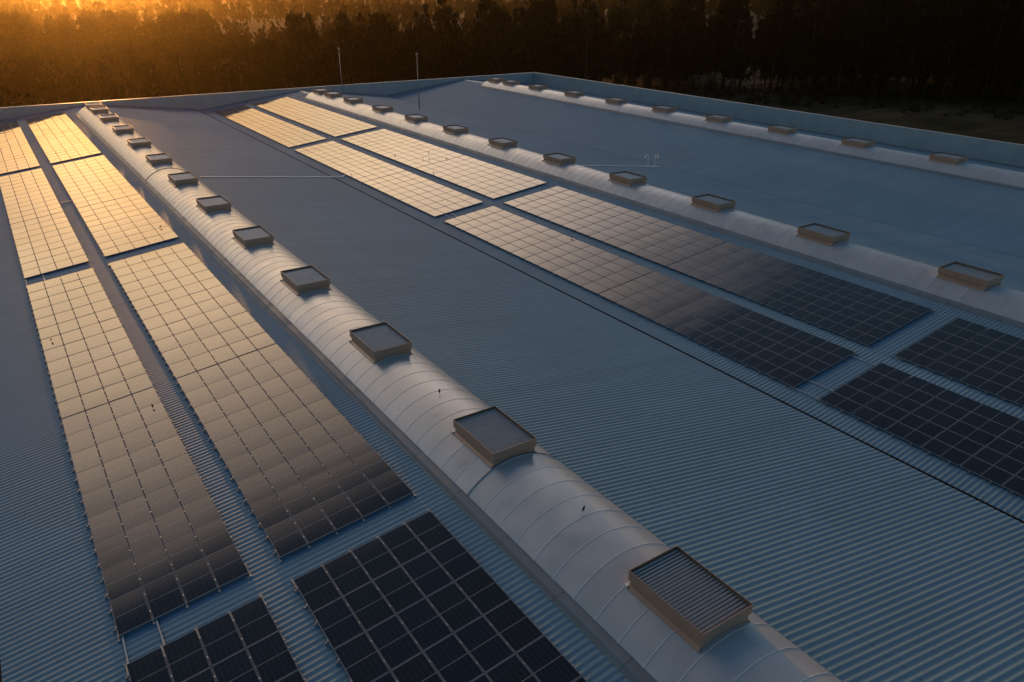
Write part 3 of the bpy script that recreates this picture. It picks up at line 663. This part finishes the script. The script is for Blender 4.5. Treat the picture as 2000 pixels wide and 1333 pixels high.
for k in range(9):
    kind = ['euca', 'euca', 'pine', 'euca', 'pine', 'euca', 'pine', 'euca', 'young'][k]
    H = 1.0*20
    mbc = MB(); crown_mesh(mbc, rngt, H, kind, [40, 46, 54, 36, 48, 42, 54, 40, 28][k], 34, .62 if kind != 'pine' else .5)
    mbt = MB(); trunk_mesh(mbt, rngt, H, kind)
    c = mbc.build('crown', M_LEAF[{'euca': 0, 'pine': 1, 'young': 2}[kind]]); t = mbt.build('trunk', M_BARK, smooth=True)
    protos.append((kind, c.data, t.data)); bpy.data.objects.remove(c); bpy.data.objects.remove(t)
def az_d(x, y): return math.degrees(math.atan2(x-CAM.x, y)), math.hypot(x-CAM.x, y)
EDGE = [(-120, 186), (-40, 180), (40, 180), (100, 184), (148, 182), (184, 162), (206, 130), (220, 95), (232, 60), (245, 20)]
def edge_pt(s):
    L = [math.dist(EDGE[i], EDGE[i+1]) for i in range(len(EDGE)-1)]; d = s*sum(L)
    for i, l in enumerate(L):
        if d <= l or i == len(L)-1:
            f = d/l; a, b = Vector(EDGE[i]), Vector(EDGE[i+1]); tdir = (b-a).normalized()
            return a+(b-a)*f, Vector((-tdir.y, tdir.x))
        d -= l
def tree_height(x, y, rng):
    az, D = az_d(x, y)
    hz = [(-20, 23), (12, 23), (22, 23), (30, 24), (38, 24.5), (46, 25.5), (54, 31), (70, 33)]
    for i in range(len(hz)-1):
        if az <= hz[i+1][0] or i == len(hz)-2:
            f = max(0, min(1, (az-hz[i][0])/(hz[i+1][0]-hz[i][0]))); h = hz[i][1]+(hz[i+1][1]-hz[i][1])*f; break
    h *= rng.choice((rng.uniform(.62, .82), rng.uniform(.78, .98), rng.uniform(.95, 1.16)))
    if az < 19:      # the sun clears these lower trees and reaches the roof
        lim = 12+.3+(y-141)*.060*rng.uniform(.62, 1.1)+max(0, az-13)*.5
        h = min(h, max(9, lim))
    return min(h, 22.5) if az < 27 else h
rngf = random.Random(11); NT = 296; ti = 0
KL = {'euca': ('slender leafy tree', 'eucalyptus_tree', 'tree'), 'pine': ('pointed conifer', 'pine_tree', 'tree'), 'young': ('low pale young tree', 'young_tree', 'tree')}
zones = [(13, 'in the golden glow at left'), (30, 'behind the far parapet'), (48, 'in dark forest behind the far corner'), (200, 'in the nearly black forest at right')]
for i in range(NT):
    row = i % 3; s = (i+.5+rngf.uniform(-.6, .6))/NT; s = max(0, min(1, s))
    p, nrm = edge_pt(s); off = row*6.5+rngf.uniform(-2.5, 2.5)
    x, y = p.x+nrm.x*off*1, p.y+nrm.y*off*1
    if nrm.dot(Vector((x+14, y))) < 0: x, y = p.x-nrm.x*off, p.y-nrm.y*off
    az, D = az_d(x, y)
    k = rngf.choice([0, 1, 3, 2, 4, 6, 2, 4, 6, 5, 7]) if az > 13 else rngf.choice([0, 1, 2, 3, 4, 5, 6, 7, 2, 4])
    H = tree_height(x, y, rngf)
    if az > 13 and k in (2, 4, 6): H *= 1.03
    if row == 0 and rngf.random() < .3 and az > 40: k = 8; H = rngf.uniform(5, 10)
    kind, cm, tm = protos[k]; zn = next(z for a, z in zones if az < a)
    nm, on, cat = KL[kind]
    root = empty(on, (x, y, gz(x, y)-.1), '%s standing %s' % (nm, zn), cat, 'trees: %s %s' % (nm, zn))
    root.scale = (H/20*rngf.uniform(.85, 1.2),)*2+(H/20,); root.rotation_euler = (0, 0, rngf.uniform(0, 6.28))
    for mname, me in (('trunk', tm), ('crown', cm)):
        c = bpy.data.objects.new(mname, me); COL.objects.link(c); c.parent = root
# forest mass behind: one object
mb = MB(); rngm = random.Random(3); cnt = 0
low = []
for k in range(6):
    q = MB(); crown_mesh(q, rngm, 20, ['pine', 'pine', 'euca', 'pine', 'euca', 'pine'][k], 30, 15, .8); low.append(q)
def put(x, y, H, src):
    z0 = gz(x, y); sc_ = H/20; a = rngm.uniform(0, 6.28); ca, sa = math.cos(a)*sc_*rngm.uniform(.95, 1.25), math.sin(a)*sc_
    b = len(mb.v); mb.v += [(x+vx*ca-vy*sa, y+vx*sa+vy*ca, z0+vz_*sc_) for vx, vy, vz_ in src.v]; mb.f += [tuple(i+b for i in f) for f in src.f]; mb.m += [0]*len(src.f)
for i in range(1900):
    p, nrm = edge_pt(rngm.random()); off = 20+rngm.random()**1.1*190
    s1 = 1 if nrm.dot(Vector((p.x+14, p.y))) > 0 else -1
    x, y = p.x+nrm.x*off*s1, p.y+nrm.y*off*s1; az, D = az_d(x, y)
    H = tree_height(x, y, rngm)*(1+ (.06 if az > 48 else (-.28 if 14 < az < 42 else -.12))*min(1, off/60)); put(x, y, H, rngm.choice(low))
tag(mb.build('forest', M_LEAF[1]), 'dense mass of dark trees filling in behind the forest edge', 'forest', kind='stuff')
# far woods in bands over the plain
mb = MB(); q0 = []
for k in range(4):
    q = MB(); crown_mesh(q, rngm, 20, ['euca', 'pine'][k % 2], 12, 7, 2.0); q0.append(q)
for i in range(5600):
    az = rad(rngm.uniform(-14, 78)); D = 520+rngm.random()**1.1*1700
    if math.sin(D*.006+az*5)+.6*math.sin(D*.013-az*9) < -1.1: continue
    x, y = CAM.x+D*math.sin(az), D*math.cos(az)
    if abs(x) > 2500: continue
    put(x, y, rngm.uniform(12, 19), rngm.choice(q0))
tag(mb.build('distant_woods', M_LEAF[1]), 'distant hazy woods beyond the forest, under the horizon', 'forest', kind='stuff')
# undergrowth at the foot of the right hand forest and scrub in the field
mb = MB(); rngs = random.Random(21)
for i in range(420):
    p, nrm = edge_pt(rngs.uniform(.45, 1)); off = -rngs.random()**2*34+4; s1 = 1 if nrm.dot(Vector((p.x+14, p.y))) > 0 else -1
    x, y = p.x+nrm.x*off*s1, p.y+nrm.y*off*s1; h = rngs.uniform(1.2, 4.5)*(1 if off > -8 else .45); z0 = gz(x, y)
    for l in range(46):
        pp = Vector((x+rngs.gauss(0, h*.35), y+rngs.gauss(0, h*.35), z0+abs(rngs.gauss(0, .5))*h)); d = Vector((rngs.gauss(0, .5), rngs.gauss(0, .5), 1)).normalized(); e = Vector((rngs.gauss(0, 1), rngs.gauss(0, 1), 0)).normalized()
        s_ = rngs.uniform(.25, .6); mb.add([pp-d*s_, pp+e*s_*.35, pp+d*s_, pp-e*s_*.35], [(0, 1, 2, 3)])
tag(mb.build('undergrowth', M_LEAF[2]), 'dry brown scrub and undergrowth along the foot of the right hand forest', 'scrub', kind='stuff')

# ---------------------------------------------------------------- haze
HAZE_D, HAZE_G = .00007, .90
mb = MB(); mb.box(-2700, 2700, -600, 3900, ZG-2.5, 31.5)
hm = bpy.data.materials.new('evening_haze'); hm.use_nodes = True; t = hm.node_tree
for n in list(t.nodes):
    if n.type == 'BSDF_PRINCIPLED': t.nodes.remove(n)
pv = t.nodes.new('ShaderNodeVolumePrincipled'); pv.inputs['Color'].default_value = (.95, .66, .28, 1); pv.inputs['Density'].default_value = HAZE_D; pv.inputs['Anisotropy'].default_value = HAZE_G
t.links.new(pv.outputs[0], t.nodes['Material Output'].inputs['Volume'])
hz = mb.build('haze', hm); tag(hz, kind='stuff'); hz['label'] = 'thin warm evening haze over the whole place'; hz['category'] = 'haze'
